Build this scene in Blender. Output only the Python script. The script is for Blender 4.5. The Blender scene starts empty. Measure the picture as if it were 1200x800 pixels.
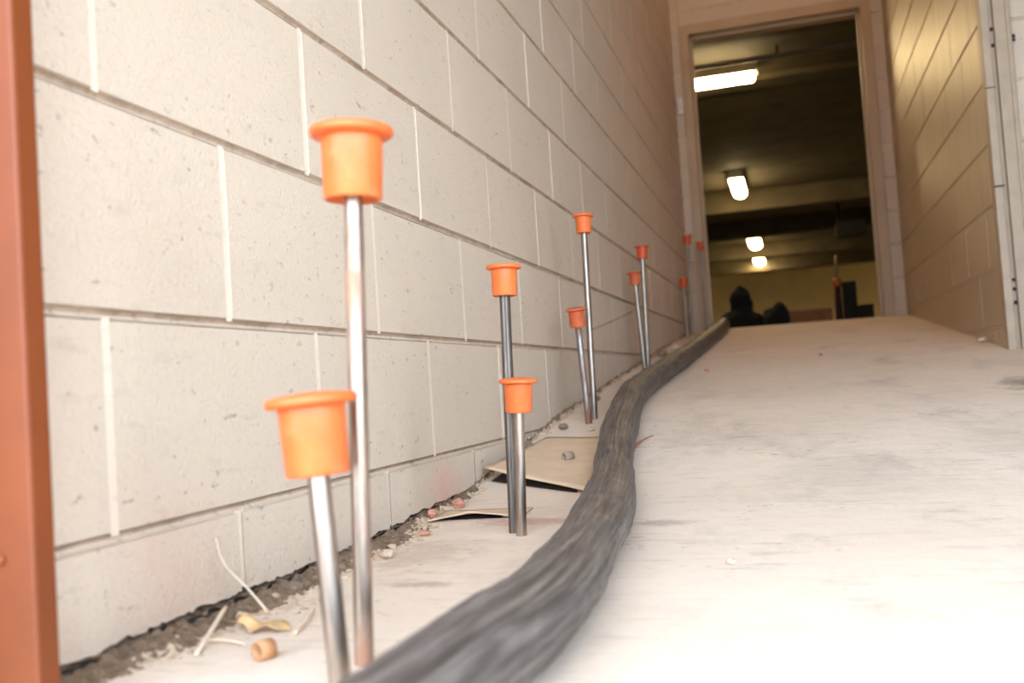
import bpy, bmesh, math, random
from mathutils import Vector, Matrix, noise as mnoise

C = bpy.context.scene.collection
sc = bpy.context.scene
PI = math.pi

# ------------------------------------------------------------------ camera
ZO = 0.222                                   # camera height above the flat floor
FPX, YAW, PITCH, ROLL = 1137.91, 0.279709, 0.0450054, 0.0653633
cy_, sy_ = math.cos(YAW), math.sin(YAW)
fwd = Vector((-sy_ * math.cos(PITCH), cy_ * math.cos(PITCH), math.sin(PITCH)))
rgt = Vector((cy_, sy_, 0))
upv = rgt.cross(fwd)
cr, sr = math.cos(ROLL), math.sin(ROLL)
R2 = cr * rgt - sr * upv
U2 = sr * rgt + cr * upv
cam_d = bpy.data.cameras.new('camera')
cam = bpy.data.objects.new('camera', cam_d)
C.objects.link(cam)
sc.camera = cam
m = Matrix.Identity(4)
for i in range(3):
    m[i][0], m[i][1], m[i][2] = R2[i], U2[i], -fwd[i]
m[0][3], m[1][3], m[2][3] = 0, 0, ZO
cam.matrix_world = m
cam_d.sensor_width = 36
cam_d.lens = FPX / 1200 * 36
cam_d.clip_start = 0.02
cam_d.dof.use_dof = True
cam_d.dof.focus_distance = 1.62
cam_d.dof.aperture_fstop = 4.4

# ------------------------------------------------------------------ light
world = bpy.data.worlds.new('world')
sc.world = world
world.use_nodes = True
bg = world.node_tree.nodes['Background']
# overcast sky: dim at the horizon, three times brighter overhead
wt = world.node_tree
wg = wt.nodes.new('ShaderNodeNewGeometry')
wx = wt.nodes.new('ShaderNodeSeparateXYZ')
wt.links.new(wg.outputs['Incoming'], wx.inputs[0])
wm = wt.nodes.new('ShaderNodeMapRange')
wt.links.new(wx.outputs['Z'], wm.inputs['Value'])
SKY = (0.92, 1.13, 1.44)
SKY_LOW, SKY_HIGH = 1.7, 2.4
wm.inputs['From Min'].default_value, wm.inputs['From Max'].default_value = 0.0, -0.9
wm.inputs['To Min'].default_value, wm.inputs['To Max'].default_value = SKY_LOW, SKY_HIGH
wt.links.new(wm.outputs[0], bg.inputs[1])
bg.inputs[0].default_value = (*SKY, 1)
sc.view_settings.view_transform = 'Standard'
sc.view_settings.look = 'None'
sc.view_settings.exposure = 1.74
sc.view_settings.gamma = 1.0
sc.view_settings.use_curve_mapping = False
sc.cycles.max_bounces = 14
sc.cycles.diffuse_bounces = 10
sc.cycles.sample_clamp_indirect = 8
LAMP_E = 19.0
WARM_FILL_E = 15.0


# ------------------------------------------------------------------ materials
def srgb(r, g, b):
    f = lambda c: (c / 255 / 12.92) if c / 255 <= 0.04045 else ((c / 255 + 0.055) / 1.055) ** 2.4
    return (f(r), f(g), f(b), 1)


class NT:
    def __init__(s, name):
        s.m = bpy.data.materials.new(name)
        s.m.use_nodes = True
        s.t = s.m.node_tree
        s.b = s.t.nodes['Principled BSDF']

    def n(s, typ, **kw):
        nd = s.t.nodes.new(typ)
        for k, v in kw.items():
            if k.startswith('_'):
                setattr(nd, k[1:], v)
            else:
                key = int(k[1:]) if k[0] == 'i' and k[1:].isdigit() else k.replace('__', ' ')
                sock = nd.inputs[key]
                if isinstance(v, bpy.types.NodeSocket):
                    s.t.links.new(v, sock)
                else:
                    sock.default_value = v
        return nd

    def link(s, a, b):
        s.t.links.new(a, b)

    def coord(s, scale=(1, 1, 1), kind='Object'):
        tc = s.n('ShaderNodeTexCoord')
        mp = s.n('ShaderNodeMapping', Vector=tc.outputs[kind], Scale=scale)
        return mp.outputs[0]

    def noise(s, vec, scale, detail=4, rough=.55):
        return s.n('ShaderNodeTexNoise', Vector=vec, Scale=scale, Detail=detail, Roughness=rough).outputs[0]

    def ramp(s, fac, *stops):
        r = s.n('ShaderNodeValToRGB', i0=fac)
        el = r.color_ramp.elements
        while len(el) < len(stops):
            el.new(0.5)
        for e, (p, c) in zip(el, stops):
            e.position = p
            e.color = c if len(c) == 4 else (*c, 1)
        return r.outputs[0]

    def mask(s, fac, a, b):
        return s.n('ShaderNodeMapRange', Value=fac, From__Min=a, From__Max=b).outputs[0]

    def mix(s, fac, a, b, mode='MIX'):
        x = s.n('ShaderNodeMix', _data_type='RGBA', _blend_type=mode, i0=fac, i6=a, i7=b)
        return x.outputs[2]

    def math(s, op, a, b=0.0):
        return s.n('ShaderNodeMath', _operation=op, i0=a, i1=b).outputs[0]

    def bump(s, h, strength, dist, prev=None):
        bn = s.n('ShaderNodeBump', Height=h, Strength=strength, Distance=dist)
        if prev:
            s.link(prev, bn.inputs['Normal'])
        return bn.outputs[0]

    def done(s, color=None, rough=None, metal=None, normal=None, **kw):
        for sock, v in (('Base Color', color), ('Roughness', rough), ('Metallic', metal), ('Normal', normal)):
            if v is None:
                continue
            if isinstance(v, bpy.types.NodeSocket):
                s.link(v, s.b.inputs[sock])
            else:
                s.b.inputs[sock].default_value = v
        for k, v in kw.items():
            s.b.inputs[k.replace('__', ' ')].default_value = v
        return s.m


def simple(name, col, rough=.6, metal=0, var=.15, scale=30, bump=.0):
    t = NT(name)
    v = t.coord()
    nz = t.noise(v, scale)
    dark = tuple(c * (1 - var) for c in col[:3]) + (1,)
    lite = tuple(min(1, c * (1 + var)) for c in col[:3]) + (1,)
    c = t.ramp(nz, (.3, dark), (.7, lite))
    nr = t.bump(t.noise(v, scale * 4), bump, .002) if bump else None
    return t.done(c, rough, metal, nr)


def block_mat(name, base, rough=.75, gloss_bump=.8, dust=True):
    t = NT(name)
    v = t.coord()
    big = t.noise(v, 3.2, 5, .6)
    fine = t.noise(v, 230, 3, .75)
    med = t.noise(v, 70, 4, .6)
    c = t.mix(t.mask(big, .35, .75), base, tuple(x * .93 for x in base[:3]) + (1,))
    if dust:
        c = t.mix(t.math('MULTIPLY', t.mask(fine, .48, .70), .12), c, srgb(150, 132, 118))
        # worn grey scuffs and small pits left open under the paint
        smear = t.noise(t.coord((1, 2.5, 9)), 5, 6, .7)
        c = t.mix(t.math('MULTIPLY', t.mask(smear, .58, .76), .40), c, srgb(166, 148, 130))
        pit = t.noise(v, 95, 2, .5)
        c = t.mix(t.math('MULTIPLY', t.mask(pit, .70, .76), .55), c, srgb(140, 122, 105))
        fleck = t.noise(t.coord((1, 1.0, 2.2)), 38, 3, .65)
        c = t.mix(t.math('MULTIPLY', t.mask(fleck, .66, .73), .55), c, srgb(120, 102, 86))
    nr = t.bump(fine, gloss_bump, .003)
    nr = t.bump(med, .3, .003, nr)
    return t, c, rough, nr


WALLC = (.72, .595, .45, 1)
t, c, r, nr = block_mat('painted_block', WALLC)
# brick dust rubbed on the base of the wall
tc = t.coord()
d = t.n('ShaderNodeVectorMath', _operation='DISTANCE', i0=tc, i1=(-.597, 1.60, .03)).outputs['Value']
dm = t.math('MULTIPLY', t.mask(t.math('ADD', d, t.math('MULTIPLY', t.noise(tc, 18), .12)), .17, .06), .6)
c = t.mix(dm, c, srgb(226, 170, 148))
d = t.n('ShaderNodeVectorMath', _operation='DISTANCE', i0=tc, i1=(-.597, .83, .05)).outputs['Value']
dm = t.math('MULTIPLY', t.mask(t.math('ADD', d, t.math('MULTIPLY', t.noise(tc, 18), .1)), .16, .06), .35)
c = t.mix(dm, c, srgb(222, 178, 155))
M_BLOCK = t.done(c, r, 0, nr)
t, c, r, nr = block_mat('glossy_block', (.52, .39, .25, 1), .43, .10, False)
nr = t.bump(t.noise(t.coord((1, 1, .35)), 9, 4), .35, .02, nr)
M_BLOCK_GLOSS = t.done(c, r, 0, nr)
t, c, r, nr = block_mat('end_wall_block', (.56, .43, .29, 1), .5, .2, False)
M_BLOCK_END = t.done(c, r, 0, nr)


def mortar(name, a, b, dirt, lo=.45, hi=.62):
    t = NT(name)
    v = t.coord()
    nz = t.noise(v, 14, 6, .7)
    c = t.mix(t.mask(nz, lo, hi), a, b)
    c = t.mix(t.math('MULTIPLY', t.mask(t.noise(v, 70, 4, .7), .55, .7), .6), c, dirt)
    return t.done(c, .9, 0, t.bump(t.noise(v, 300), .5, .002))


M_BED = mortar('bed_joint', (.70, .575, .435, 1), (.60, .48, .36, 1), srgb(140, 118, 92), .5, .75)
M_BED_TOP = mortar('dusty_shaded_bed_joint', srgb(196, 176, 154), srgb(168, 146, 124), srgb(100, 84, 68))  # dust brown, also paints the shade in the upper half of bed joints
M_HEAD = mortar('head_joint', (.82, .69, .54, 1), (.77, .64, .49, 1), srgb(205, 190, 175), .5, .75)
M_CRACK_SHADE = simple('dark_gap_and_shade', srgb(70, 58, 50), .95, 0, .3, 60, .3)  # dark gaps and marks; also the painted shade under the cardboard

# concrete
t = NT('dusty_concrete')
v = t.coord()
big = t.noise(v, 2.2, 6, .62)
c = t.mix(t.mask(big, .38, .68), (.77, .655, .53, 1), (.71, .60, .475, 1))
cloud = t.noise(t.coord((1, .55, 1)), 5.5, 8, .68)
c = t.mix(t.math('MULTIPLY', t.mask(cloud, .52, .70), .55), c, srgb(178, 165, 150))
streak = t.noise(t.coord((.9, 7, 1)), 9, 6, .7)
c = t.mix(t.math('MULTIPLY', t.mask(streak, .56, .68), .45), c, srgb(168, 155, 140))
fl = t.noise(t.coord((1, 1.8, 1)), 42, 3, .7)
area = t.mask(t.noise(v, 3.1, 3), .48, .60)
c = t.mix(t.math('MULTIPLY', t.math('MULTIPLY', t.mask(fl, .62, .68), area), .55), c, srgb(120, 112, 106))
white = t.noise(t.coord((1, 2.5, 1)), 11, 5, .7)
c = t.mix(t.math('MULTIPLY', t.mask(white, .62, .72), .5), c, (.83, .79, .74, 1))


def blot(c, x, y, rx, ry, col, amt, jag=.5, ns=16):
    sc_ = t.n('ShaderNodeVectorMath', _operation='MULTIPLY', i0=v, i1=(1 / rx, 1 / ry, 0)).outputs[0]
    dd = t.n('ShaderNodeVectorMath', _operation='DISTANCE', i0=sc_, i1=(x / rx, y / ry, 0)).outputs['Value']
    dd = t.math('ADD', dd, t.math('MULTIPLY', t.math('SUBTRACT', t.noise(v, ns, 5, .7), .5), jag * 4))
    return t.mix(t.math('MULTIPLY', t.mask(dd, 1.0, .35), amt), c, col)


c = blot(c, .56, 2.62, .10, .16, srgb(110, 102, 98), .75)
c = blot(c, .66, 2.85, .07, .05, (.86, .83, .79, 1), .9, .2)
c = blot(c, .45, 2.0, .22, .25, srgb(160, 148, 136), .22)
c = blot(c, .10, 1.75, .2, .22, srgb(166, 154, 142), .25)
c = blot(c, -.40, 1.45, .14, .035, srgb(196, 160, 145), .8, .5, 40)
c = blot(c, -.20, 1.42, .06, .03, srgb(150, 132, 116), .5, .5, 40)
c = blot(c, -.40, 1.36, .10, .05, (.80, .68, .55, 1), .9, .3, 30)
c = blot(c, -.43, 1.05, .05, .02, srgb(176, 156, 138), .7, .5, 40)
c = blot(c, -.50, 1.22, .09, .12, srgb(190, 168, 150), .6, .6, 30)
nr = t.bump(t.noise(v, 260, 4, .7), .25, .0015)
nr = t.bump(t.noise(v, 22, 5), .3, .006, nr)
M_FLOOR = t.done(c, .85, 0, nr)

M_ORANGE = None
t = NT('orange_plastic')
v = t.coord()
c = t.mix(t.mask(t.noise(v, 24, 4), .4, .7), (.76, .145, .030, 1), (.82, .19, .045, 1))
c = t.mix(t.math('MULTIPLY', t.mask(t.noise(v, 55, 5, .7), .56, .72), .35), c, srgb(232, 150, 110))
M_ORANGE = t.done(c, .42, 0, t.bump(t.noise(v, 160), .08, .001), Subsurface__Weight=.0)
t = NT('dusty_orange_plastic')
v = t.coord()
c = t.mix(t.mask(t.noise(v, 20, 4), .4, .7), (.58, .10, .03, 1), (.66, .16, .06, 1))
c = t.mix(t.math('MULTIPLY', t.mask(t.noise(v, 45, 5, .7), .5, .72), .30), c, srgb(205, 130, 100))
M_ORANGE_OLD = t.done(c, .5, 0, t.bump(t.noise(v, 160), .1, .001))
t = NT('red_plastic')
v = t.coord()
c = t.mix(t.mask(t.noise(v, 20, 4), .4, .7), (.62, .075, .02, 1), (.70, .11, .03, 1))
M_RED = t.done(c, .45, 0)


def steel(name, base, rust_amt, rough=.3, rust=srgb(150, 98, 66), metal=.95):
    t = NT(name)
    v = t.coord((1, 1, .06))
    st = t.noise(v, 260, 3, .6)
    c = t.mix(t.mask(st, .35, .7), base, tuple(x * .55 for x in base[:3]) + (1,))
    rz = t.noise(t.coord((1, 1, .25)), 30, 5, .65)
    rm = t.mask(rz, .66 - .35 * rust_amt, .74 - .25 * rust_amt)
    c = t.mix(t.math('MULTIPLY', rm, .85 if rust_amt > 0 else 0.0), c, rust)
    rg = t.math('ADD', t.math('MULTIPLY', rm, .35), rough)
    return t.done(c, rg, t.math('SUBTRACT', metal, t.math('MULTIPLY', rm, .6)), t.bump(st, .15, .0006))


M_ST_BRIGHT = steel('bright_steel', (.54, .45, .37, 1), .12)
M_ST_COPPER = steel('copper_stained_steel', (.54, .44, .35, 1), .55, .32, srgb(178, 128, 98))
M_ST_DARK = steel('dark_steel', (.20, .17, .14, 1), .0, .42, metal=.8)
M_ST_RUST = steel('rusty_steel', (.42, .39, .36, 1), .75, .4, srgb(140, 88, 58))
M_ST_FAR = steel('dull_steel', (.36, .28, .20, 1), .1, .45, metal=.7)
M_ST_GREY = steel('grey_steel', (.43, .36, .29, 1), .15, .36)

# hose sleeve (uses UV: u around, v along in metres)
t = NT('black_woven_sleeve')
tc = t.n('ShaderNodeTexCoord')
uvA = t.n('ShaderNodeMapping', Vector=tc.outputs['UV'], Scale=(14, 1.6, 1)).outputs[0]
uvB = t.n('ShaderNodeMapping', Vector=tc.outputs['UV'], Scale=(60, 3.5, 1)).outputs[0]
uvC = t.n('ShaderNodeMapping', Vector=tc.outputs['UV'], Scale=(5, 2.2, 1)).outputs[0]
s1 = t.noise(uvA, 3, 5, .65)
s2 = t.noise(uvB, 3, 3, .6)
s3 = t.noise(uvC, 2, 4, .6)
c = t.ramp(s1, (.34, (.030, .0245, .0205, 1)), (.5, (.080, .069, .061, 1)), (.70, (.22, .188, .164, 1)))
c = t.mix(t.math('MULTIPLY', t.mask(s2, .52, .72), .5), c, (.26, .222, .195, 1))
c = t.mix(t.math('MULTIPLY', t.mask(s3, .58, .74), .5), c, (.32, .275, .242, 1))
nr = t.bump(s2, .35, .002)
nr = t.bump(s1, .4, .006, nr)
M_HOSE = t.done(c, .5, 0, nr, Specular__IOR__Level=.55)

M_POST = simple('red_primer_steel', srgb(124, 60, 20), .55, 0, .12, 12, .1)
M_FRAME = simple('painted_door_frame', (.44, .30, .165, 1), .5, 0, .06, 6, .03)
M_TRIM = simple('painted_casing', (.43, .325, .22, 1), .5, 0, .08, 20, .2)
M_UNSEEN_DARK = simple('unseen_dark_plaster', (.20, .15, .10, 1), .8, 0, .05, 4)  # unseen ceiling and side wall, kept dark to cut bounced light
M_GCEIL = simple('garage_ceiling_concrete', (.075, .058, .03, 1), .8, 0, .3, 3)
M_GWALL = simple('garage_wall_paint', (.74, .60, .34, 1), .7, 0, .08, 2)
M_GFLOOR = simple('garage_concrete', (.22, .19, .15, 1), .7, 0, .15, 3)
M_CARD = simple('cardboard', srgb(216, 190, 158), .85, 0, .06, 25, .1)
M_CARD_EDGE = simple('cardboard_tube', srgb(196, 142, 96), .8, 0, .15, 60, .1)
M_PAPER = simple('grey_paper_tube', srgb(160, 142, 122), .8, 0, .12, 80, .1)
M_STONE = simple('pale_rubble', srgb(204, 182, 156), .9, 0, .15, 90, .5)
M_STONE_D = simple('grey_rubble', srgb(134, 116, 98), .9, 0, .2, 90, .5)
M_BRICK = simple('brick_chip', srgb(196, 140, 114), .9, 0, .2, 90, .5)
M_DIRT = simple('dirt', srgb(122, 101, 80), .97, 0, .45, 90, .9)
M_DIRT_L = simple('pale_dirt', srgb(192, 170, 144), .97, 0, .25, 70, .9)
M_STRAW = simple('dry_straw', srgb(226, 206, 180), .7, 0, .12, 60)
M_LEAF = simple('dry_leaf', srgb(208, 172, 122), .75, 0, .25, 60, .3)
M_TWIG = simple('red_twig', srgb(168, 120, 96), .8, 0, .2, 90)
M_BLACKCLOTH = simple('black_cloth', (.004, .0036, .0034, 1), 1.0, 0, .3, 20, .4)
M_WOOD = simple('crate_wood', srgb(132, 84, 40), .7, 0, .25, 14)
M_MAROON = simple('maroon_plastic', (.03, .007, .007, 1), .85, 0, .2, 12)
M_BLACKP = simple('black_plastic', (.006, .006, .005, 1), .85, 0, .2, 12)
M_TEAL = simple('dark_teal_plastic', (.008, .013, .011, 1), .85, 0, .2, 12)
M_ORKNOB = simple('orange_knob', (.45, .12, .02, 1), .5)
M_OLIVE = simple('olive_pole', (.22, .17, .06, 1), .5)
M_PIPE = simple('grey_conduit', (.16, .14, .11, 1), .5, .3)
M_BRIGHTPIPE = simple('pale_pipe', (.6, .55, .42, 1), .5)
M_BOX = simple('painted_box', (.70, .63, .53, 1), .5)
M_DARKPIPE = simple('dark_downpipe', (.045, .042, .048, 1), .5)
M_LAMPBODY = simple('lamp_housing', (.55, .5, .38, 1), .5)
t = NT('lamp_tube')
t.b.inputs['Emission Color'].default_value = (1.0, .74, .36, 1)
t.b.inputs['Emission Strength'].default_value = LAMP_E
M_TUBE = t.done((.9, .85, .7, 1), .4)


t = NT('warm_fill_globe')  # glow of the added fill globe
t.b.inputs['Emission Color'].default_value = (1.0, .52, .12, 1)
t.b.inputs['Emission Strength'].default_value = WARM_FILL_E
M_WARM_FILL = t.done((.9, .85, .7, 1), .4)


# ------------------------------------------------------------------ mesh helpers
def obj(name, bm, mats, parent=None, smooth=False, loc=None):
    me = bpy.data.meshes.new(name)
    bmesh.ops.recalc_face_normals(bm, faces=bm.faces)
    bm.to_mesh(me)
    bm.free()
    for mt in (mats if isinstance(mats, (list, tuple)) else [mats]):
        me.materials.append(mt)
    if smooth:
        for p in me.polygons:
            p.use_smooth = True
    o = bpy.data.objects.new(name, me)
    C.objects.link(o)
    if loc is not None:
        o.location = loc
    if parent:
        o.parent = parent
    return o


def tag(o, label, cat, group=None, kind=None):
    o['label'] = label
    o['category'] = cat
    if group:
        o['group'] = group
    if kind:
        o['kind'] = kind
    return o


def thing(name, label, cat, loc, rotz=0, group=None):
    o = bpy.data.objects.new(name, None)
    o.empty_display_size = .05
    C.objects.link(o)
    o.location = loc
    o.rotation_euler = (0, 0, rotz)
    return tag(o, label, cat, group)


def struct(name, bm, mats, label, cat, smooth=False):
    return tag(obj(name, bm, mats, None, smooth), label, cat, None, 'structure')


def box(bm, x0, x1, y0, y1, z0, z1, mi=0, bev=0):
    vs = [bm.verts.new((x, y, z)) for x in (x0, x1) for y in (y0, y1) for z in (z0, z1)]
    fs = []
    for q in ((0, 1, 3, 2), (4, 6, 7, 5), (0, 4, 5, 1), (2, 3, 7, 6), (0, 2, 6, 4), (1, 5, 7, 3)):
        f = bm.faces.new([vs[i] for i in q])
        f.material_index = mi
        fs.append(f)
    if bev:
        es = list({e for f in fs for e in f.edges})
        bmesh.ops.bevel(bm, geom=es, offset=bev, segments=2, affect='EDGES', profile=.6)
    return vs


def lathe(bm, prof, n=40, mi=0, cap=True, origin=(0, 0, 0)):
    rings = []
    for (r, z) in prof:
        rings.append([bm.verts.new((origin[0] + r * math.cos(2 * PI * i / n), origin[1] + r * math.sin(2 * PI * i / n), origin[2] + z)) for i in range(n)])
    for a, b in zip(rings, rings[1:]):
        for i in range(n):
            f = bm.faces.new((a[i], a[(i + 1) % n], b[(i + 1) % n], b[i]))
            f.material_index = mi
    if cap:
        for rg in (rings[0], rings[-1]):
            bm.faces.new(rg).material_index = mi
    return rings


def tube(bm, pts, radii, n=10, mi=0, uv=None, cap=True):
    pts = [Vector(p) for p in pts]
    if not isinstance(radii, (list, tuple)):
        radii = [radii] * len(pts)
    rings = []
    ref = None
    for i, p in enumerate(pts):
        a, b = pts[max(0, i - 1)], pts[min(len(pts) - 1, i + 1)]
        tn = (b - a).normalized()
        if ref is None:
            ref = Vector((0, 0, 1)) if abs(tn.z) < .9 else Vector((1, 0, 0))
        ref = (ref - tn * ref.dot(tn)).normalized()
        s = tn.cross(ref)
        rings.append([bm.verts.new(p + (ref * math.cos(2 * PI * k / n) + s * math.sin(2 * PI * k / n)) * radii[i]) for k in range(n)])
    for a, b in zip(rings, rings[1:]):
        for k in range(n):
            bm.faces.new((a[k], a[(k + 1) % n], b[(k + 1) % n], b[k])).material_index = mi
    if cap:
        bm.faces.new(rings[0]).material_index = mi
        bm.faces.new(rings[-1]).material_index = mi
    return rings


def catmull(pts, per=10):
    P = [Vector(p) for p in pts]
    P = [2 * P[0] - P[1]] + P + [2 * P[-1] - P[-2]]
    out = []
    for i in range(1, len(P) - 2):
        for k in range(per):
            u = k / per
            a, b, c_, d_ = P[i - 1:i + 3]
            out.append(.5 * ((2 * b) + (c_ - a) * u + (2 * a - 5 * b + 4 * c_ - d_) * u * u + (3 * b - a - 3 * c_ + d_) * u ** 3))
    out.append(P[-2])
    return out


PY = [-12, 1.0, 1.4, 1.7, 2.0, 2.47, 3, 3.78, 4.64, 6.25, 6.45]
PZ = [0, 0, .008, .026, .065, .130, .183, .260, .342, .492, .494]


def fz(y):
    for i in range(len(PY) - 1):
        if y <= PY[i + 1]:
            u = (y - PY[i]) / (PY[i + 1] - PY[i])
            return PZ[i] + (PZ[i + 1] - PZ[i]) * u
    return PZ[-1]


# ------------------------------------------------------------------ setting
XW, XR, YE = -.597, .68, 6.25
H, L, S0, ZC = .2032, .4064, .9488, .0887 + ZO
ZTOP = 4.2

bm = bmesh.new()
ys = [-12, -6, -2, 0] + [i * .1 for i in range(3, 65)]
xs = [-6, -.9, -.3, 0, .3, .72, 2.7, 6]
gv = [[bm.verts.new((x, y, fz(y))) for x in xs] for y in ys]
for a, b in zip(gv, gv[1:]):
    for i in range(len(xs) - 1):
        bm.faces.new((a[i], a[i + 1], b[i + 1], b[i]))
struct('floor', bm, M_FLOOR, 'dusty pale concrete floor and ramp rising to the doorway', 'floor', True)

rnd = random.Random(4)


def block_wall(bm, origin, du, u0, u1, z0, z1, nrm, phase=S0, jag=None, jag_to=None, depth=.006, jw=.0036, mi=(0, 1, 2, 1)):
    """courses of blocks: faces with eased edges, tooled bed joints, flush head joints. du is the horizontal direction, nrm the outward one"""
    o, du, nrm = Vector(origin), Vector(du), Vector(nrm)
    P = lambda u, z, d=0.0: o + du * u + Vector((0, 0, z)) - nrm * d
    k0 = math.floor((z0 - ZC) / H)
    k1 = math.ceil((z1 - ZC) / H)

    def quad(a, b, c_, d_, i):
        f = bm.faces.new([bm.verts.new(x) for x in (a, b, c_, d_)])
        f.material_index = i

    for k in range(k0, k1):
        zb, zt = ZC + k * H, ZC + (k + 1) * H
        lo, hi = max(zb + jw, z0), min(zt - jw, z1)
        j = math.floor((u0 - phase) / (L / 2)) - 2
        if (j - k) % 2:
            j -= 1
        while phase + j * L / 2 < u1:
            a, b = phase + j * L / 2, phase + (j + 2) * L / 2
            j += 2
            ua, ub = max(a + .0042, u0), min(b - .0042, u1)
            if ub <= ua:
                continue
            e = .0025
            off = rnd.uniform(-.0008, .0008)
            jagged = jag and k == jag and ua < jag_to
            if jagged:
                n = max(2, int((ub - ua) / .006))
                line = []
                for i in range(n + 1):
                    u = ua + (ub - ua) * i / n
                    nz = mnoise.noise(Vector((u * 30, 3.3, 0))) * .006 + mnoise.noise(Vector((u * 120, 7, 0))) * .0035
                    fade = min(1, max(0, (jag_to - u) / .6))
                    line.append((u, fz(u) + (.0165 + nz) * fade - .004 * (1 - fade)))
                top = [bm.verts.new(P(ua, hi - e, off)), bm.verts.new(P(ub, hi - e, off))]
                bv = [bm.verts.new(P(u, z, off)) for u, z in line]
                bk = [bm.verts.new(P(u, z + .004, off + .03)) for u, z in line]
                bm.faces.new([top[0]] + bv + [top[1]]).material_index = mi[0]
                for i in range(n):
                    bm.faces.new((bv[i], bk[i], bk[i + 1], bv[i + 1])).material_index = mi[0]
                quad(P(ua, hi - e, off), P(ub, hi - e, off), P(ub, hi, off + depth), P(ua, hi, off + depth), mi[0])
                # head joint beside this block
                zj = line[-1][1] + .004
                quad(P(b - .009, zj, .0015), P(b + .009, zj, .0015), P(b + .009, hi + .001, .0015), P(b - .009, hi + .001, .0015), mi[2])
                continue
            f4 = [P(ua + e * .4, lo + e, off), P(ub - e * .4, lo + e, off), P(ub - e * .4, hi - e, off), P(ua + e * .4, hi - e, off)]
            b4 = [P(ua, lo, off + depth), P(ub, lo, off + depth), P(ub, hi, off + depth), P(ua, hi, off + depth)]
            fv = [bm.verts.new(x) for x in f4]
            gv_ = [bm.verts.new(x) for x in b4]
            bm.faces.new(fv).material_index = mi[0]
            for i in range(4):
                bm.faces.new((fv[i], gv_[i], gv_[(i + 1) % 4], fv[(i + 1) % 4])).material_index = mi[0]
            if u0 < b < u1:
                quad(P(b - .0055, lo - .001, .0006), P(b + .0055, lo - .001, .0006), P(b + .0055, hi + .001, .0006), P(b - .0055, hi + .001, .0006), mi[2])
        # bed joint at the top of the course: a tooled hollow
        if z0 < zt < z1:
            n = 4
            prev = None
            for i in range(n + 1):
                w = -1 + 2 * i / n
                zz = zt + w * (jw + .001)
                dd = .0012 + .0055 * (1 - w * w)
                cur = (zz, dd)
                if prev:
                    quad(P(u0, prev[0], prev[1]), P(u1, prev[0], prev[1]), P(u1, cur[0], cur[1]), P(u0, cur[0], cur[1]), mi[1] if i < 3 else mi[3])
                prev = cur


bm = bmesh.new()
block_wall(bm, (XW, 0, 0), (0, 1, 0), .61, YE, -.09, ZTOP, (1, 0, 0), jag=-2, jag_to=2.05, mi=(0, 1, 2, 4))
box(bm, XW - .25, XW - .031, .61, YE, -.2, ZTOP, 3)
# the solid behind the joints
for z_lo, y_lo in ((.112, .61), (-.2, 2.0)):
    f = bm.faces.new([bm.verts.new(p) for p in ((XW - .0075, y_lo, z_lo), (XW - .0075, YE, z_lo), (XW - .0075, YE, ZTOP), (XW - .0075, y_lo, ZTOP))])
    f.material_index = 1
prev_row = None
for i in range(241):
    y = .62 + 1.43 * i / 240
    row = []
    for j in range(7):
        u = j / 6
        x = XW - .030 + .0305 * u
        hg = .017 - .004 * u + .006 * mnoise.noise(Vector((x * 70, y * 70, 0))) + .004 * mnoise.noise(Vector((x * 180, y * 180, 4)))
        row.append(bm.verts.new((x, y, fz(y) + hg * min(1, (2.05 - y) / .4) - .0025)))
    if prev_row:
        for j in range(6):
            bm.faces.new((prev_row[j], prev_row[j + 1], row[j + 1], row[j])).material_index = 5
    prev_row = row
# a thin step crack across two blocks far along the wall
cr_pts = []
tube(bm, [(XW, 2.92, .372), (XW, 3.2, .404), (XW, 3.5, .440), (XW, 3.84, .483)], .003, 6, 4)
struct('wall_left', bm, [M_BLOCK, M_BED, M_HEAD, M_CRACK_SHADE, M_BED_TOP, M_DIRT], 'long cream painted concrete block wall behind the capped steel bars', 'wall')

# corridor wall on the right
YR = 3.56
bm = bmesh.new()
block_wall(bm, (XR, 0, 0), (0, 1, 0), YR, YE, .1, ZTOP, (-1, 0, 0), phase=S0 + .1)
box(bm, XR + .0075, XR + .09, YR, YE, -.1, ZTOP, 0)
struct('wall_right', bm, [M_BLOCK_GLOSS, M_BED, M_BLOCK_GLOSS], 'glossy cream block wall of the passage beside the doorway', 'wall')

# wall returning to the right of the casing
bm = bmesh.new()
block_wall(bm, (0, YR - .02, 0), (1, 0, 0), .772, 1.7, .1, ZTOP, (0, -1, 0), phase=.93)
box(bm, .772, 1.75, YR - .0125, YR + .15, -.1, ZTOP, 0)
struct('wall_return', bm, [M_BLOCK, M_BED, M_HEAD], 'cream block wall facing out beside the worn casing', 'wall')
bm = bmesh.new()
box(bm, 1.7, 1.95, .45, YR + .1, -.1, ZTOP, 0)
struct('wall_side_unseen', bm, M_UNSEEN_DARK, 'unseen wall closing the ramp bay, kept dark to cut bounced light', 'wall')
# front wall over and beside the open roller door
bm = bmesh.new()
box(bm, -5, XW - .08, .42, .575, -.1, 4.4, 0)
box(bm, 1.7, 6, .42, .62, -.1, 4.4, 0)
box(bm, XW - .3, 2.9, .42, .60, 2.5, 4.4, 0)
box(bm, -4, 5, -1.3, .42, 2.5, 2.7, 0)  # added overhang, out of view, holds overhead sky off the near floor
struct('wall_front', bm, M_BLOCK, 'block wall around the wide open bay door, with an added overhang cutting sky light', 'wall')
bm = bmesh.new()
box(bm, XW - .3, 2.9, .6, YE + .2, ZTOP, ZTOP + .15, 0)
struct('ceiling', bm, M_UNSEEN_DARK, 'unseen ceiling over the ramp, kept dark to cut bounced light', 'ceiling')

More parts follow.
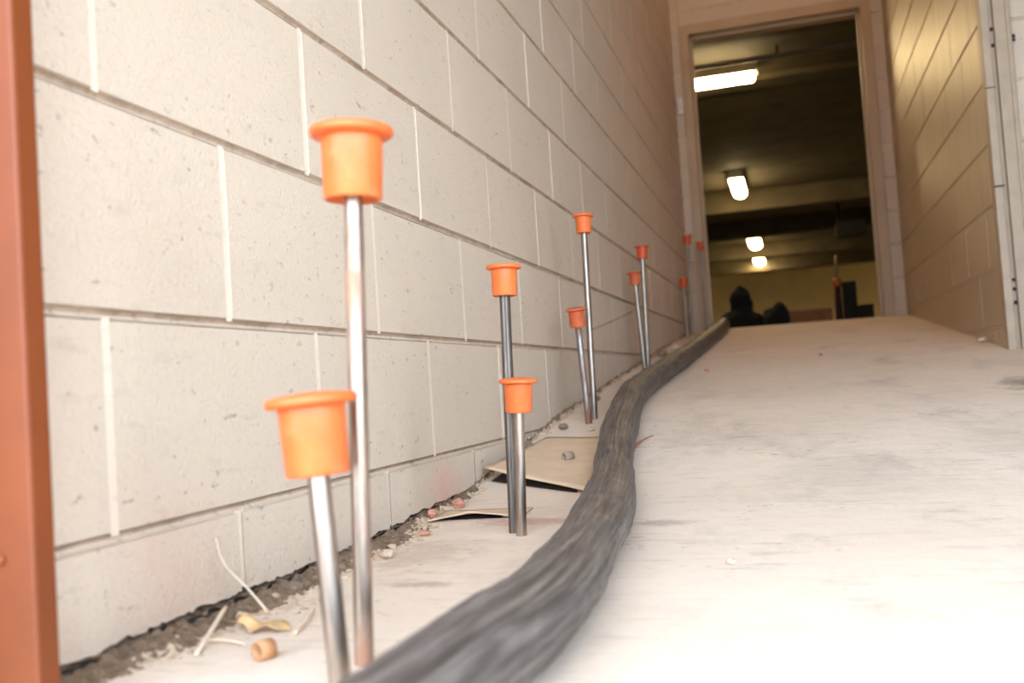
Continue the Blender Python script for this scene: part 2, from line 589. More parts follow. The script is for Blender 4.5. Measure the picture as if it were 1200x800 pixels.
# end wall with the doorway
DX0, DX1, DZ = -.487, .550, 2.165 + ZO
FX0, FX1, FZ = -.545, .612, DZ + .062
bm = bmesh.new()
block_wall(bm, (0, YE, 0), (1, 0, 0), XW, FX0, .45, ZTOP, (0, -1, 0), phase=-.30)
block_wall(bm, (0, YE, 0), (1, 0, 0), FX1, XR, .45, ZTOP, (0, -1, 0), phase=.10)
block_wall(bm, (0, YE, 0), (1, 0, 0), FX0, FX1, FZ, ZTOP, (0, -1, 0), phase=.10)
box(bm, XW - .2, FX0, YE + .0075, YE + .18, .2, ZTOP, 0)
box(bm, FX1, XR + .09, YE + .0075, YE + .18, .2, ZTOP, 0)
box(bm, FX0, FX1, YE + .0075, YE + .18, FZ, ZTOP, 0)
struct('wall_back', bm, [M_BLOCK_END, M_BED, M_BLOCK_END], 'cream end wall with the open doorway to the garage', 'wall')
# door frame: stepped steel lining
bm = bmesh.new()


def frame_leg(x_out, x_in, s):
    # s=+1: opening lies towards +x
    box(bm, min(x_out, x_in), max(x_out, x_in), YE - .018, YE + .05, fz(YE) - .01, FZ, 0, .004)
    xs_ = x_in + s * .0
    box(bm, min(x_out, xs_ + s * .018), max(x_out, xs_ + s * .018), YE + .05, YE + .085, fz(YE) - .01, DZ - .0, 0, .003)
    box(bm, min(x_out, x_in), max(x_out, x_in), YE + .085, YE + .185, fz(YE) - .01, FZ, 0, .003)


frame_leg(FX0, DX0, 1)
frame_leg(FX1, DX1, -1)
box(bm, DX0, DX1, YE - .018, YE + .05, DZ, FZ, 0, .004)
box(bm, DX0, DX1, YE + .05, YE + .085, DZ - .018, FZ, 0, .003)
box(bm, DX0, DX1, YE + .085, YE + .185, DZ, FZ, 0, .003)
struct('door_1', bm, M_FRAME, 'tan painted steel frame of the open doorway', 'door frame')

# casing at the corner of the right passage wall
bm = bmesh.new()
zc0, zc1 = fz(YR) - .02, ZTOP
box(bm, .680, .708, YR - .055, YR + .002, zc0, zc1, 0, .005)
box(bm, .700, .726, YR - .030, YR + .002, zc0, zc1, 0)
box(bm, .722, .762, YR - .050, YR + .002, zc0, zc1, 0, .004)
box(bm, .757, .773, YR - .056, YR + .002, zc0, zc1, 0, .005)
for (zx, dz) in ((.53, .02), (.86, .012), (1.19, .012)):
    box(bm, .678, .71, YR - .0565, YR - .054, fz(YR) + zx, fz(YR) + zx + dz * .3, 1)
for (xx, zz) in ((.716, 1.30), (.716, 1.245), (.7165, .46), (.7165, .43), (.7165, .385), (.776, 1.262), (.776, 1.25)):
    lathe(bm, [(.006, -.005), (.007, 0), (.004, .006)], 10, 1, True, (xx, YR - .052 if xx > .75 else YR - .034, zz))
struct('trim_1', bm, [M_TRIM, M_CRACK_SHADE], 'worn cream casing strips at the corner of the passage wall', 'trim')

bm = bmesh.new()
tube(bm, [(.862, YR - .055, fz(YR) + .9), (.862, YR - .055, ZTOP)], .026, 20)
dp = thing('downpipe', 'dark pipe on the block wall beside the cream casing', 'pipe', (0, 0, 0))
obj('pipe', bm, M_DARKPIPE, dp, True)
for z_ in (1.5, 2.6):
    bm = bmesh.new()
    lathe(bm, [(.031, -.02), (.033, 0), (.031, .02)], 20, 0, True, (.862, YR - .055, z_))
    obj('bracket', bm, M_DARKPIPE, dp)

# garage beyond
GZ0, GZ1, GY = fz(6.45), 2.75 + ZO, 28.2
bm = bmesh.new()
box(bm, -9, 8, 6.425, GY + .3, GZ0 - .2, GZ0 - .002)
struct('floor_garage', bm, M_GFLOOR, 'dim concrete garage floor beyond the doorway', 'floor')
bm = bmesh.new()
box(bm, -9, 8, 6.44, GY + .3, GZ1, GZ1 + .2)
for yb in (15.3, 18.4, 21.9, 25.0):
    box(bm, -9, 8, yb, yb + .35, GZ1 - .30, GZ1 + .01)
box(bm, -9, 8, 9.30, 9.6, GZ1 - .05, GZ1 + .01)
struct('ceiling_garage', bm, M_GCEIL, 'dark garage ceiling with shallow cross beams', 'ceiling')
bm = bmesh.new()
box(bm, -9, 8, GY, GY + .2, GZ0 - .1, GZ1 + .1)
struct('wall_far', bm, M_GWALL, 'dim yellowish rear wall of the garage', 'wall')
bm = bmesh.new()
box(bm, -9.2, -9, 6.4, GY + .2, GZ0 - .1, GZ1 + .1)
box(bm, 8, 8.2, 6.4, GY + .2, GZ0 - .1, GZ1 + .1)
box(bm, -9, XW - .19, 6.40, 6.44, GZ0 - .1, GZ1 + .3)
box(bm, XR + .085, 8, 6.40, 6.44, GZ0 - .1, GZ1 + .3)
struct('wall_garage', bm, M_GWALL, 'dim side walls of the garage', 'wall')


# lamps in the garage
def lamp(x, y, ln, rot, label, w=.10):
    t_ = thing('ceiling_lamp', label, 'lamp', (x, y, 2.6 + ZO), rot, 'fluorescent lamps on the garage ceiling')
    b = bmesh.new()
    box(b, -w, w, -ln / 2 - .03, ln / 2 + .03, .045, .155, 0, .008)
    obj('housing', b, M_LAMPBODY, t_)
    b = bmesh.new()
    n = 16
    rg = []
    for yy, k in ((-ln / 2, .75), (-ln / 2 + .02, 1), (ln / 2 - .02, 1), (ln / 2, .75)):
        rg.append([b.verts.new((math.cos(PI + PI * i / n) * w * .95 * k, yy, .046 + math.sin(PI + PI * i / n) * .075 * k)) for i in range(n + 1)])
    for a_, b_ in zip(rg, rg[1:]):
        for i in range(n):
            b.faces.new((a_[i], a_[i + 1], b_[i + 1], b_[i]))
    b.faces.new(rg[0])
    b.faces.new(rg[-1])
    obj('diffuser', b, M_TUBE, t_, True)
    return t_


lamp(-.74, 8.9, 1.2, PI / 2, 'long bright lamp running crosswise near the top of the doorway', .075)
lamp(-.57, 14.3, 1.2, 0, 'short-looking bright lamp seen end-on, below the long crosswise lamp', .10)
lamp(-.58, 20.9, 1.2, 0, 'small bright lamp seen end-on, second from the lowest', .13)
lamp(-.61, 24.6, 1.2, 0, 'small bright lamp lowest and farthest down the garage', .13)
lamp(-5.6, 25.4, 1.2, 0, 'added unseen lamp brightening the rear garage wall, past the doorway edge on the hose side', .13)  # added pair out of view, brightens the rear garage wall
lamp(4.6, 25.4, 1.2, 0, 'added unseen lamp brightening the rear garage wall, past the doorway edge on the glossy wall side', .13)

# added fill globe, unseen, warms the far end of the passage
gl = thing('fill_globe', 'added warm fill globe, unseen above the passage', 'lamp', (.04, 4.5, ZTOP))
b_ = bmesh.new()
lathe(b_, [(.09, 0), (.09, -.03), (.05, -.05), (.05, -.07)], 32)
obj('base', b_, M_LAMPBODY, gl, True)
b_ = bmesh.new()
lathe(b_, [(.052, -.065), (.09, -.09), (.115, -.13), (.12, -.165), (.11, -.21), (.08, -.25), (.04, -.272), (.004, -.28)], 32)
obj('fill_globe_glow', b_, M_WARM_FILL, gl, True)

# ------------------------------------------------------------------ hose
path = [(-.40, -.62), (-.34, -.2), (-.285, .15), (-.252, .40), (-.232, .60), (-.222, .74), (-.226, .90), (-.245, 1.14), (-.267, 1.36), (-.302, 1.61),
        (-.343, 1.86), (-.388, 2.25), (-.418, 2.6), (-.421, 2.95), (-.405, 3.4), (-.396, 3.8), (-.388, 4.7), (-.383, 5.6), (-.40, 6.2), (-.44, 6.9), (-.47, 7.5)]
pts2 = catmull([(x, y, 0) for x, y in path], 24)
bm = bmesh.new()
uvl = bm.loops.layers.uv.new('UVMap')
NS = 48
rings, acc, prev = [], 0.0, None
for i, p in enumerate(pts2):
    a, b = pts2[max(0, i - 1)], pts2[min(len(pts2) - 1, i + 1)]
    tn = Vector((b.x - a.x, b.y - a.y, fz(b.y) - fz(a.y))).normalized()
    side = Vector((tn.y, -tn.x, 0)).normalized()
    up_ = side.cross(tn).normalized()
    if prev is not None:
        acc += (p - prev).length
    prev = p
    base_r = .0365 + .004 * mnoise.noise(Vector((acc * 2.3, 0, 5))) + .002 * mnoise.noise(Vector((acc * 6, 0, 9)))
    cz = fz(p.y) + base_r * .93
    if p.y > 6.3:
        cz = GZ0 + base_r * .93
    ring = []
    for k in range(NS):
        th = 2 * PI * k / NS
        cs, sn = math.cos(th), math.sin(th)
        wr = .0034 * mnoise.noise(Vector((cs * 1.6, sn * 1.6, acc * 6))) + .0016 * mnoise.noise(Vector((cs * 6, sn * 6, acc * 10))) \
            + .0018 * mnoise.noise(Vector((cs * 3, sn * 3, acc * 30)))
        rr = base_r + wr
        q = Vector((p.x, p.y, cz)) + side * (cs * rr * 1.04) + up_ * (sn * rr * .96)
        floor_z = (fz(q.y) if q.y < 6.42 else GZ0) + .0008
        if q.z < floor_z:
            q.z = floor_z
        ring.append(bm.verts.new(q))
    rings.append((ring, acc))
for (ra, va), (rb, vb) in zip(rings, rings[1:]):
    for k in range(NS):
        f = bm.faces.new((ra[k], ra[(k + 1) % NS], rb[(k + 1) % NS], rb[k]))
        for lp, (u, v_) in zip(f.loops, ((k, va), (k + 1, va), (k + 1, vb), (k, vb))):
            lp[uvl].uv = (u / NS, v_)
bm.faces.new(rings[0][0])
bm.faces.new(rings[-1][0])
tag(obj('hose', bm, M_HOSE, None, True), 'thick black sleeved hose winding up the ramp into the doorway', 'hose')


# ------------------------------------------------------------------ capped bars
def bar(base, top, label, steel_m, cap_m, cap_s=1.0, rad=.008, tilt=0.0, ribs=False):
    """base and top (x, y, z above the camera level for top; base on the floor)"""
    bx, by = base
    b0 = Vector((bx, by, fz(by)))
    t1 = Vector((top[0], top[2] if len(top) > 2 else by, top[1] + ZO))
    ax = (t1 - b0)
    root = thing('capped_steel_bar', label, 'steel bar', b0, 0, 'capped steel bars along the block wall')
    root.rotation_euler = Vector((0, 0, 1)).rotation_difference(ax.normalized()).to_euler()
    ln = ax.length
    hc = .0505 * cap_s
    b = bmesh.new()
    n = 32
    rg = []
    zs = [-.03, 0] + [ln * i / 12 for i in range(1, 12)] + [ln - .012 * cap_s]
    for z in zs:
        rg.append([b.verts.new(((rad * (1 - (.14 if ribs and i % 8 in (0, 1) else 0))) * math.cos(2 * PI * i / n), (rad * (1 - (.14 if ribs and i % 8 in (0, 1) else 0))) * math.sin(2 * PI * i / n), z)) for i in range(n)])
    for p, q in zip(rg, rg[1:]):
        for i in range(n):
            b.faces.new((p[i], p[(i + 1) % n], q[(i + 1) % n], q[i]))
    b.faces.new(rg[0])
    b.faces.new(rg[-1])
    obj('bar', b, steel_m, root, True)
    s = cap_s
    b = bmesh.new()
    # sleeve: thin wall, open underneath down to an inner collar round the bar
    lathe(b, [(rad * 1.03, .012 * s), (rad * 1.1, .004 * s), (.0168 * s, .0035 * s), (.0180 * s, 0), (.0190 * s, .0004 * s), (.0198 * s, .0015 * s), (.0208 * s, .040 * s), (.0212 * s, .0455 * s), (.006 * s, .0465 * s)], 48)
    sl = obj('cap', b, cap_m, root, True, (0, 0, ln - hc))
    sl.rotation_euler = (tilt, 0, 0)
    b = bmesh.new()
    lathe(b, [(.0200 * s, .0428 * s), (.0268 * s, .0432 * s), (.0283 * s, .0445 * s), (.0287 * s, .0462 * s), (.0280 * s, .0484 * s), (.0262 * s, .0495 * s),
              (.018 * s, .0508 * s), (.008 * s, .0518 * s), (.002 * s, .052 * s)], 48)
    obj('flange', b, cap_m, sl, True)
    return root


bar((-.353, .689), (-.3655, .0035), 'bright short bar with big orange cap, in front of the tallest-looking bar', M_ST_BRIGHT, M_ORANGE, 1.26, .0088)
bar((-.359, .745), (-.3425, .2265), 'tall bright bar, copper-stained low down, under the biggest orange cap near the camera', M_ST_COPPER, M_ORANGE, 1.24, .0080)
bar((-.4094, 1.372), (-.4003, .179, 1.375), 'dark ribbed tall bar beside the shorter bright bar at the cardboard', M_ST_DARK, M_ORANGE, .93, .0080, 0, True)
bar((-.3909, 1.345), (-.379, .0096, 1.338), 'short bright bar with rust streaks in front of the dark ribbed bar', M_ST_BRIGHT, M_ORANGE, .97, .0077)
bar((-.4925, 2.425), (-.4865, .424), 'tall grey bar with clean orange cap beside the rusty short bar', M_ST_GREY, M_ORANGE, .97, .0082)
bar((-.4954, 2.365), (-.5071, .1815, 2.36), 'short rusty bar with dusty tilted orange cap', M_ST_RUST, M_ORANGE_OLD, .96, .0082, .10)
bar((-.5245, 3.66), (-.5165, .4944), 'taller bar of the middle pair where the hose narrows up the ramp', M_ST_GREY, M_RED, .97, .0085)
bar((-.5285, 3.60), (-.5422, .3894, 3.59), 'shorter bar of the middle pair with dull red-orange cap', M_ST_GREY, M_ORANGE_OLD, .95, .0085)
bar((-.553, 5.741), (-.541, .811), 'tall thin bar with red cap just before the door frame', M_ST_FAR, M_RED, 1.08, .0095)
bar((-.556, 5.50), (-.559, .538), 'lower red-capped bar close to the wall before the doorway', M_ST_FAR, M_RED, 1.0, .0095)
bar((-.492, 6.02), (-.492, .800), 'last red-capped bar standing against the door frame', M_ST_FAR, M_RED, .96, .0095)

# ------------------------------------------------------------------ dirt, rubble and litter along the wall
bm = bmesh.new()
nu, nw = 760, 26
grid = []
for i in range(nu + 1):
    y = .62 + (5.9 - .62) * (i / nu) ** 1.6
    wd = .085 if y < 1.55 else .05
    if 1.43 < y < 1.57:
        wd = .017
    if y > 1.75:
        wd = .012 if y < 2.24 else .03
    row = []
    for j in range(nw + 1):
        u = j / nw
        x = XW + .0008 + u * wd
        nb = mnoise.noise(Vector((y * 11, x * 11, 2)))
        n1 = mnoise.noise(Vector((x * 85, y * 85, 0)))
        n2 = mnoise.noise(Vector((x * 230, y * 230, 4)))
        hgt = .0135 * (1 - u) ** 1.4 - .0045 + .006 * nb + .0055 * n1 + .003 * n2
        row.append(bm.verts.new((x, y, fz(y) + max(-.003, min(.016, hgt)))))
    grid.append(row)
for a, b in zip(grid, grid[1:]):
    for j in range(nw):
        f = bm.faces.new((a[j], a[j + 1], b[j + 1], b[j]))
        q = a[j].co
        k = mnoise.noise(Vector((q.x * 40, q.y * 25, 8))) * .5 + mnoise.noise(Vector((q.x * 160, q.y * 160, 1))) * .35
        f.material_index = 0 if k > (j / nw - (.42 if q.y < 1.35 else .2)) * 1.5 else 1
# dark patches painting the shade under the lifted cardboard and the scrap
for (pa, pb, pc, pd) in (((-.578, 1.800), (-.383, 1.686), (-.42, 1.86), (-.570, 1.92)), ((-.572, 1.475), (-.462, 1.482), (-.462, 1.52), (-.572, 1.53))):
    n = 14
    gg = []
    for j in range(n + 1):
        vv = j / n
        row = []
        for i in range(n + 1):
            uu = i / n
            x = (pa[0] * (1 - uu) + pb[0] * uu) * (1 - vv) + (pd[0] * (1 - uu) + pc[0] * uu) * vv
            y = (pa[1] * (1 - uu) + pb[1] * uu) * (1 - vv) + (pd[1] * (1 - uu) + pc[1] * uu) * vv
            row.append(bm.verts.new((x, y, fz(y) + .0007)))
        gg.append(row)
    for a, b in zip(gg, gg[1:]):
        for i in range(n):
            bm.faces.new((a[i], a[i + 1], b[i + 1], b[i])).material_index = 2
tag(obj('dirt', bm, [M_DIRT, M_DIRT_L, M_CRACK_SHADE], None, False), 'crumbling dirt swept against the base of the block wall, plus painted shade under the cardboard', 'dirt', None, 'stuff')


def rock(name, x, y, r, mat, label, cat='stone', flat=.7, seed=0, dz=0.0):
    b = bmesh.new()
    bmesh.ops.create_icosphere(b, subdivisions=3, radius=r)
    for v_ in b.verts:
        k = 1 + .35 * mnoise.noise(v_.co / r * 1.2 + Vector((seed * 3.7, 0, 0))) + .12 * mnoise.noise(v_.co / r * 4 + Vector((seed, 2, 0)))
        v_.co *= k
        v_.co.z *= flat
    lo = min(v_.co.z for v_ in b.verts)
    o = obj(name, b, mat, None, False, (x, y, fz(y) - lo - r * .10 + dz))
    o.rotation_euler = (0, 0, seed * 1.3)
    return tag(o, label, cat, 'loose stones and chips on the floor')


rock('stone', -.536, 1.200, .0085, M_STONE, 'small whitish stone in the dirt behind the copper-stained bar', seed=1)
rock('stone', -.575, 1.02, .0095, M_STONE_D, 'dark grey lump in the dirt under the wall near the straw', seed=2, flat=.6)
rock('stone', -.085, 1.138, .0062, M_STONE, 'lone pale pebble on the open floor beside the hose', seed=3, flat=.6)
rock('stone', -.545, 2.30, .012, M_STONE_D, 'grey pebble by the wall past the far end of the cardboard', seed=4, flat=.7)
rock('stone', -.470, 2.27, .010, M_STONE, 'flat tan pebble between cardboard and hose', seed=5, flat=.4)
rock('stone', -.575, 2.08, .011, M_STONE_D, 'dark crumb of mortar at the wall edge of the cardboard', seed=6, flat=.9)
rock('brick_chip', -.545, 1.36, .0085, M_BRICK, 'reddish chip in the dirt behind the whitish stone', 'chip', .5, 7)
rock('brick_chip', -.567, 1.58, .012, M_BRICK, 'orange brick crumb against the wall by the small card scrap', 'chip', .7, 8)
rock('brick_chip', -.585, 1.50, .009, M_BRICK, 'pinkish crumb at the wall just before the orange crumb', 'chip', .8, 9)
rock('brick_chip', -.29, 3.42, .009, M_BRICK, 'small reddish-brown chip on the ramp beside the hose', 'chip', .6, 10)
rock('stone', .665, 3.86, .018, M_STONE, 'pale crumb at the foot of the glossy passage wall', seed=11, flat=.6)
rock('stone', -.555, 2.78, .011, M_STONE_D, 'dark lump by the wall between rusty bar and middle pair', seed=12)
rock('stone', -.545, 4.25, .022, M_STONE_D, 'grey rubble lump behind the hose past the middle pair', seed=13)
rock('stone', -.52, 4.55, .018, M_STONE, 'pale rubble lump behind the hose before the red-capped bars', seed=14)
rock('stone', -.57, 1.13, .006, M_STONE_D, 'tiny grey crumb in the dirt strip beyond the straw', seed=15)
rock('stone', -.555, 1.26, .0055, M_STONE, 'tiny pale crumb in the dirt beyond the whitish stone', seed=16)
rock('stone', .10, 3.75, .007, M_STONE_D, 'small dark crumb in the middle of the upper ramp', seed=17, flat=.5)

# cardboard sheet, its near corner lifted
bm = bmesh.new()
nx_, ny_ = 16, 18
cg = []
c00, c10, c01, c11 = Vector((-.583, 1.785)), Vector((-.356, 1.668)), Vector((-.565, 2.20)), Vector((-.424, 2.165))
for j in range(ny_ + 1):
    vv = j / ny_
    row = []
    for i in range(nx_ + 1):
        uu = i / nx_
        p = (c00 * (1 - uu) + c10 * uu) * (1 - vv) + (c01 * (1 - uu) + c11 * uu) * vv
        lift = .026 * (1 - uu) ** 1.1 * (1 - vv) ** 1.3 + .0022 + .002 * mnoise.noise(Vector((p.x * 14, p.y * 14, 0)))
        zf = max(fz(p.y), fz(p.y - .1) * .5 + fz(p.y + .1) * .5)
        row.append((p.x, p.y, zf + max(.0012, lift)))
    cg.append(row)


def slab(bm, cg, th, mi=0):
    top = [[bm.verts.new((x, y, z + th)) for x, y, z in r_] for r_ in cg]
    bot = [[bm.verts.new(p) for p in r_] for r_ in cg]
    ny, nx = len(cg) - 1, len(cg[0]) - 1
    for j in range(ny):
        for i in range(nx):
            bm.faces.new((top[j][i], top[j][i + 1], top[j + 1][i + 1], top[j + 1][i])).material_index = mi
            bm.faces.new((bot[j][i], bot[j + 1][i], bot[j + 1][i + 1], bot[j][i + 1])).material_index = mi
    for i in range(nx):
        bm.faces.new((top[0][i], bot[0][i], bot[0][i + 1], top[0][i + 1])).material_index = mi
        bm.faces.new((top[ny][i], top[ny][i + 1], bot[ny][i + 1], bot[ny][i])).material_index = mi
    for j in range(ny):
        bm.faces.new((top[j][0], top[j + 1][0], bot[j + 1][0], bot[j][0])).material_index = mi
        bm.faces.new((top[j][nx], bot[j][nx], bot[j + 1][nx], top[j + 1][nx])).material_index = mi


slab(bm, cg, .003)
tag(obj('cardboard_sheet', bm, M_CARD, None, True), 'tan cardboard sheet with a lifted corner between wall and hose', 'cardboard')

bm = bmesh.new()
cg2 = []
for j in range(9):
    vv = j / 8
    row = []
    for i in range(15):
        uu = i / 14
        wob = .006 * mnoise.noise(Vector((uu * 5, vv * 2, 3)))
        x = -.577 + uu * .150
        y = 1.452 + .03 * uu + vv * (.085 - .02 * uu) + wob
        lift = .012 * (1 - abs(2 * uu - .9)) * (1 - vv) ** 2
        row.append((x, y, fz(y) + .0015 + max(0, lift)))
    cg2.append(row)
slab(bm, cg2, .0025)
tag(obj('cardboard_scrap', bm, M_CARD, None, True), 'small torn cardboard scrap curling up behind the dark ribbed bar', 'cardboard')


def short_tube(name, loc, r, ln, rot, mat, label, th=.0018):
    b = bmesh.new()
    lathe(b, [(r - th, -ln / 2), (r, -ln / 2), (r, ln / 2), (r - th, ln / 2)], 28, 0, False)
    n = 28
    # inner wall
    lathe(b, [(r - th, ln / 2), (r - th, -ln / 2)], n, 0, False)
    bmesh.ops.remove_doubles(b, verts=b.verts, dist=1e-5)
    pl = [b.verts.new(((r - th) * math.cos(2 * PI * i / n), (r - th) * math.sin(2 * PI * i / n), -ln * .42)) for i in range(n)]
    b.faces.new(pl)
    o = obj(name, b, mat, None, True, loc)
    o.rotation_euler = rot
    return tag(o, label, 'tube')


short_tube('paper_tube', (-.452, 1.93, fz(1.93) + .0155), .0085, .021, (PI / 2 + .05, 0, -.75), M_PAPER, 'little grey paper tube lying on the cardboard sheet')
short_tube('cardboard_tube', (-.456, .752, .0085), .0085, .015, (PI / 2, 0, -.45), M_CARD_EDGE, 'short brown tube end on the floor by the dry straw')


def stick(name, pts, r, mat, label, cat, taper=.6):
    b = bmesh.new()
    P_ = catmull(pts, 6)
    tube(b, P_, [r * (1 - (1 - taper) * i / (len(P_) - 1)) for i in range(len(P_))], 8)
    return tag(obj(name, b, mat, None, True), label, cat)


stick('straw', [(-.527, .756, .002), (-.540, .80, .012), (-.556, .85, .022)], .0022, M_STRAW, 'thick pale straw leaning up from the floor below the dark gap', 'straw', .95)
stick('straw', [(-.540, .90, .006), (-.558, .895, .030), (-.578, .885, .058), (-.583, .88, .085)], .0016, M_STRAW, 'long thin bent straw standing against the wall', 'straw')
stick('straw', [(-.470, .83, .002), (-.480, .87, .0035), (-.500, .925, .002)], .0022, M_STRAW, 'flat pale straw lying behind the brown tube end', 'straw')
stick('straw', [(-.545, .80, .003), (-.520, .795, .0045), (-.497, .79, .002)], .0018, M_STRAW, 'thin straw lying crosswise between leaf and tube end', 'straw')
stick('twig', [(-.345, 2.02, fz(2.02) + .002), (-.332, 2.09, fz(2.09) + .004), (-.322, 2.15, fz(2.15) + .002)], .0022, M_TWIG, 'thin reddish twig touching the hose by the cardboard', 'twig')
stick('twig', [(-.333, 2.045, fz(2.045) + .002), (-.322, 2.11, fz(2.11) + .006), (-.312, 2.17, fz(2.17) + .002)], .0018, M_TWIG, 'second reddish twig just outside the first one', 'twig')

bm = bmesh.new()
lg = []
for j in range(7):
    row = []
    vv = j / 6 - .5
    for i in range(13):
        uu = i / 12
        wv = math.sin(PI * uu) ** .7 * .014 * (1 + .3 * math.sin(uu * 17))
        x = -.512 + (uu - .5) * .055 + vv * .004
        y = .845 + vv * 2 * wv
        row.append((x, y, .004 + .010 * (1 - uu) * (1 - abs(vv) * 1.2) + .003 * math.sin(uu * 11)))
    lg.append(row)
slab(bm, lg, .0008)
bmesh.ops.remove_doubles(bm, verts=bm.verts, dist=2e-4)
tag(obj('dry_leaf', bm, M_LEAF, None, True), 'curled dry tan leaf among straw below the wall', 'leaf')

# ------------------------------------------------------------------ near steel post at the bay opening
bm = bmesh.new()
box(bm, -.66, -.533, .578, .600, -.0, 2.49, 0, .003)
box(bm, -.672, -.652, .44, .600, -.0, 2.49, 0, .003)
pst = thing('steel_post', 'red-orange painted steel post at the edge of the bay opening', 'post', (0, 0, 0))
obj('post', bm, M_POST, pst)
for z_ in (.12, .33):
    bm = bmesh.new()
    lathe(bm, [(.004, .0), (.0045, .002), (.003, .003)], 12, 0, True, (0, 0, 0))
    for v_ in bm.verts:
        v_.co = Vector((-.562 + v_.co.x, .578 - v_.co.z, z_ + v_.co.y))
    obj('rivet', bm, M_POST, pst, True)

# ------------------------------------------------------------------ small box on the end wall
sb = thing('switch_box', 'small cream box on the end wall beside the door frame', 'box', (-.566, YE - .001, 1.93))
bm = bmesh.new()
box(bm, -.018, .018, -.035, .0, -.055, .055, 0, .004)
obj('body', bm, M_BOX, sb)
bm = bmesh.new()
box(bm, -.013, .013, -.040, -.034, -.045, .045, 0, .002)
obj('cover', bm, M_BOX, sb)


# ------------------------------------------------------------------ things on the garage floor
def lump(name, cx, cy, parts, mat, label, cat, seed):
    b = bmesh.new()
    for (dx, dy, dz, rx, ry, rz) in parts:
        g = bmesh.ops.create_icosphere(b, subdivisions=3, radius=1)
        for v_ in g['verts']:
            v_.co = Vector((dx + v_.co.x * rx, dy + v_.co.y * ry, dz + v_.co.z * rz))
    o = obj(name, b, mat, None, True, (cx, cy, GZ0))
    rm = o.modifiers.new('remesh', 'REMESH')
    rm.mode = 'VOXEL'
    rm.voxel_size = .018
    rm.use_smooth_shade = True
    dg = bpy.context.evaluated_depsgraph_get()
    me = bpy.data.meshes.new_from_object(o.evaluated_get(dg))
    o.modifiers.clear()
    o.data = me
    for v_ in me.vertices:
        n_ = mnoise.noise(v_.co * 9 + Vector((seed, 0, 0))) * .022 + mnoise.noise(v_.co * 22 + Vector((seed, 3, 0))) * .010
        v_.co = v_.co + v_.normal * n_
        if v_.co.z < .001:
            v_.co.z = .001
    for p in me.polygons:
        p.use_smooth = True
    return tag(o, label, cat)


YB = 8.0
lump('jacket', -.36, YB, [(-.02, 0, .10, .17, .14, .12), (-.01, .02, .24, .085, .09, .17), (-.005, .02, .36, .045, .05, .06), (.045, .02, .33, .03, .04, .05),
                          (-.13, 0, .10, .06, .09, .05), (.09, 0, .12, .09, .10, .08), (-.16, .05, .06, .07, .08, .05)], M_BLACKCLOTH, 'black jacket heaped into a tall peak beyond the ramp crest', 'jacket', 1)
lump('duffel_bag', -.085, YB - .12, [(-.055, 0, .10, .06, .12, .11), (.015, 0, .12, .065, .12, .12), (.035, 0, .11, .05, .12, .11), (.00, .0, .20, .035, .06, .035)],
     M_BLACKCLOTH, 'low black bag between the heaped jacket and the wooden crate', 'bag', 5)
crt = thing('wooden_crate', 'low brown wooden crate on the garage floor', 'crate', (.165, YB + .1, GZ0))
bm = bmesh.new()
for z_ in (0.005, .062, .119):
    box(bm, -.16, .16, -.11, -.098, z_, z_ + .053, 0, .002)
    box(bm, -.16, .16, .098, .11, z_, z_ + .053, 0, .002)
    box(bm, -.16, -.148, -.098, .098, z_, z_ + .053, 0, .002)
    box(bm, .148, .16, -.098, .098, z_, z_ + .053, 0, .002)
obj('side_slats', bm, M_WOOD, crt)
bm = bmesh.new()
box(bm, -.15, .15, -.1, .1, .0, .006)
obj('bottom', bm, M_WOOD, crt)

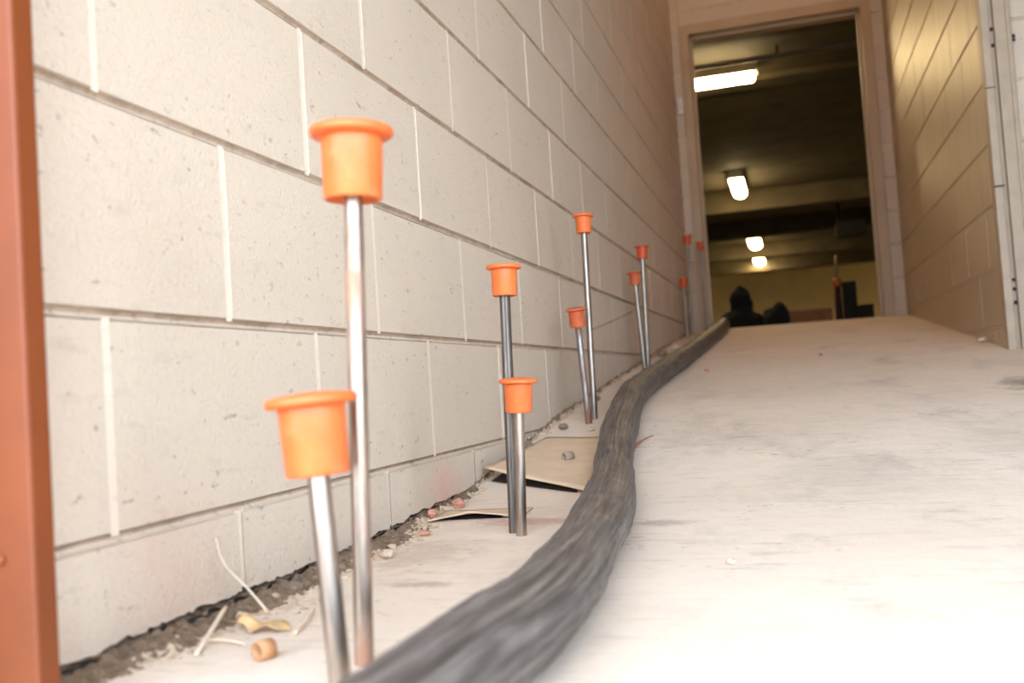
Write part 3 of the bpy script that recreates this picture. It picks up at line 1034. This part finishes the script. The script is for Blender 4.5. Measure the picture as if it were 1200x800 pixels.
mp = thing('mop', 'maroon-footed mop with orange collar and olive handle beside the tall black box', 'mop', (.375, YB, GZ0))
bm = bmesh.new()
lathe(bm, [(.030, 0), (.031, .02), (.028, .10), (.026, .22), (.022, .34)], 24)
obj('sleeve', bm, M_MAROON, mp, True)
bm = bmesh.new()
lathe(bm, [(.020, .33), (.032, .345), (.034, .375), (.026, .395), (.014, .40)], 24)
obj('collar', bm, M_ORKNOB, mp, True)
bm = bmesh.new()
tube(bm, [(0, 0, .39), (.01, .02, .58)], .012, 14)
obj('handle', bm, M_OLIVE, mp, True)
cn = thing('upright_speaker', 'tall narrow black box on the garage floor beside the mop', 'box', (.462, YB + .03, GZ0))
bm = bmesh.new()
box(bm, -.052, .052, -.06, .06, 0, .365, 0, .012)
obj('body', bm, M_BLACKP, cn)
bm = bmesh.new()
box(bm, -.043, .043, -.066, -.058, .03, .33, 0, .004)
obj('grille', bm, M_BLACKP, cn)
bx_ = thing('tool_box', 'squat dark teal box at the foot of the tall black box', 'box', (.575, YB + .03, GZ0))
bm = bmesh.new()
box(bm, -.055, .055, -.07, .07, 0, .145, 0, .008)
obj('body', bm, M_TEAL, bx_)
bm = bmesh.new()
box(bm, -.058, .058, -.073, .073, .145, .175, 0, .008)
obj('lid', bm, M_TEAL, bx_)

# ceiling pipe and hung unit
bm = bmesh.new()
tube(bm, [(-4, 8.55, 2.66 + ZO), (4, 8.55, 2.66 + ZO)], .022, 14)
cp = thing('ceiling_pipe', 'thin dark pipe crossing the garage ceiling above the long lamp', 'pipe', (0, 0, 0))
obj('pipe', bm, M_PIPE, cp, True)
for x_ in (-1.5, .07, 1.5):
    bm = bmesh.new()
    box(bm, x_ - .012, x_ + .012, 8.535, 8.565, 2.64 + ZO, GZ1 - .001)
    obj('hanger', bm, M_PIPE, cp)
hu = thing('hung_unit', 'dark box hung on a rod from the garage ceiling', 'box', (1.02, 16.0, 0))
bm = bmesh.new()
box(bm, -.22, .22, -.2, .2, 1.98 + ZO, 2.20 + ZO, 0, .01)
obj('body', bm, M_BLACKP, hu)
bm = bmesh.new()
tube(bm, [(-.16, 0, 2.19 + ZO), (-.16, 0, GZ1 - .001)], .03, 10)
obj('rod', bm, M_BLACKP, hu, True)
bm = bmesh.new()
box(bm, -1.66, -1.60, 25.6, 25.66, 2.32 + ZO, 2.62 + ZO, 0, .005)
box(bm, -1.65, -1.61, 25.61, 25.65, 2.60 + ZO, GZ1 + .01)
tag(obj('pale_sign', bm, M_BRIGHTPIPE), 'small pale upright bracket hanging far down the garage', 'bracket')
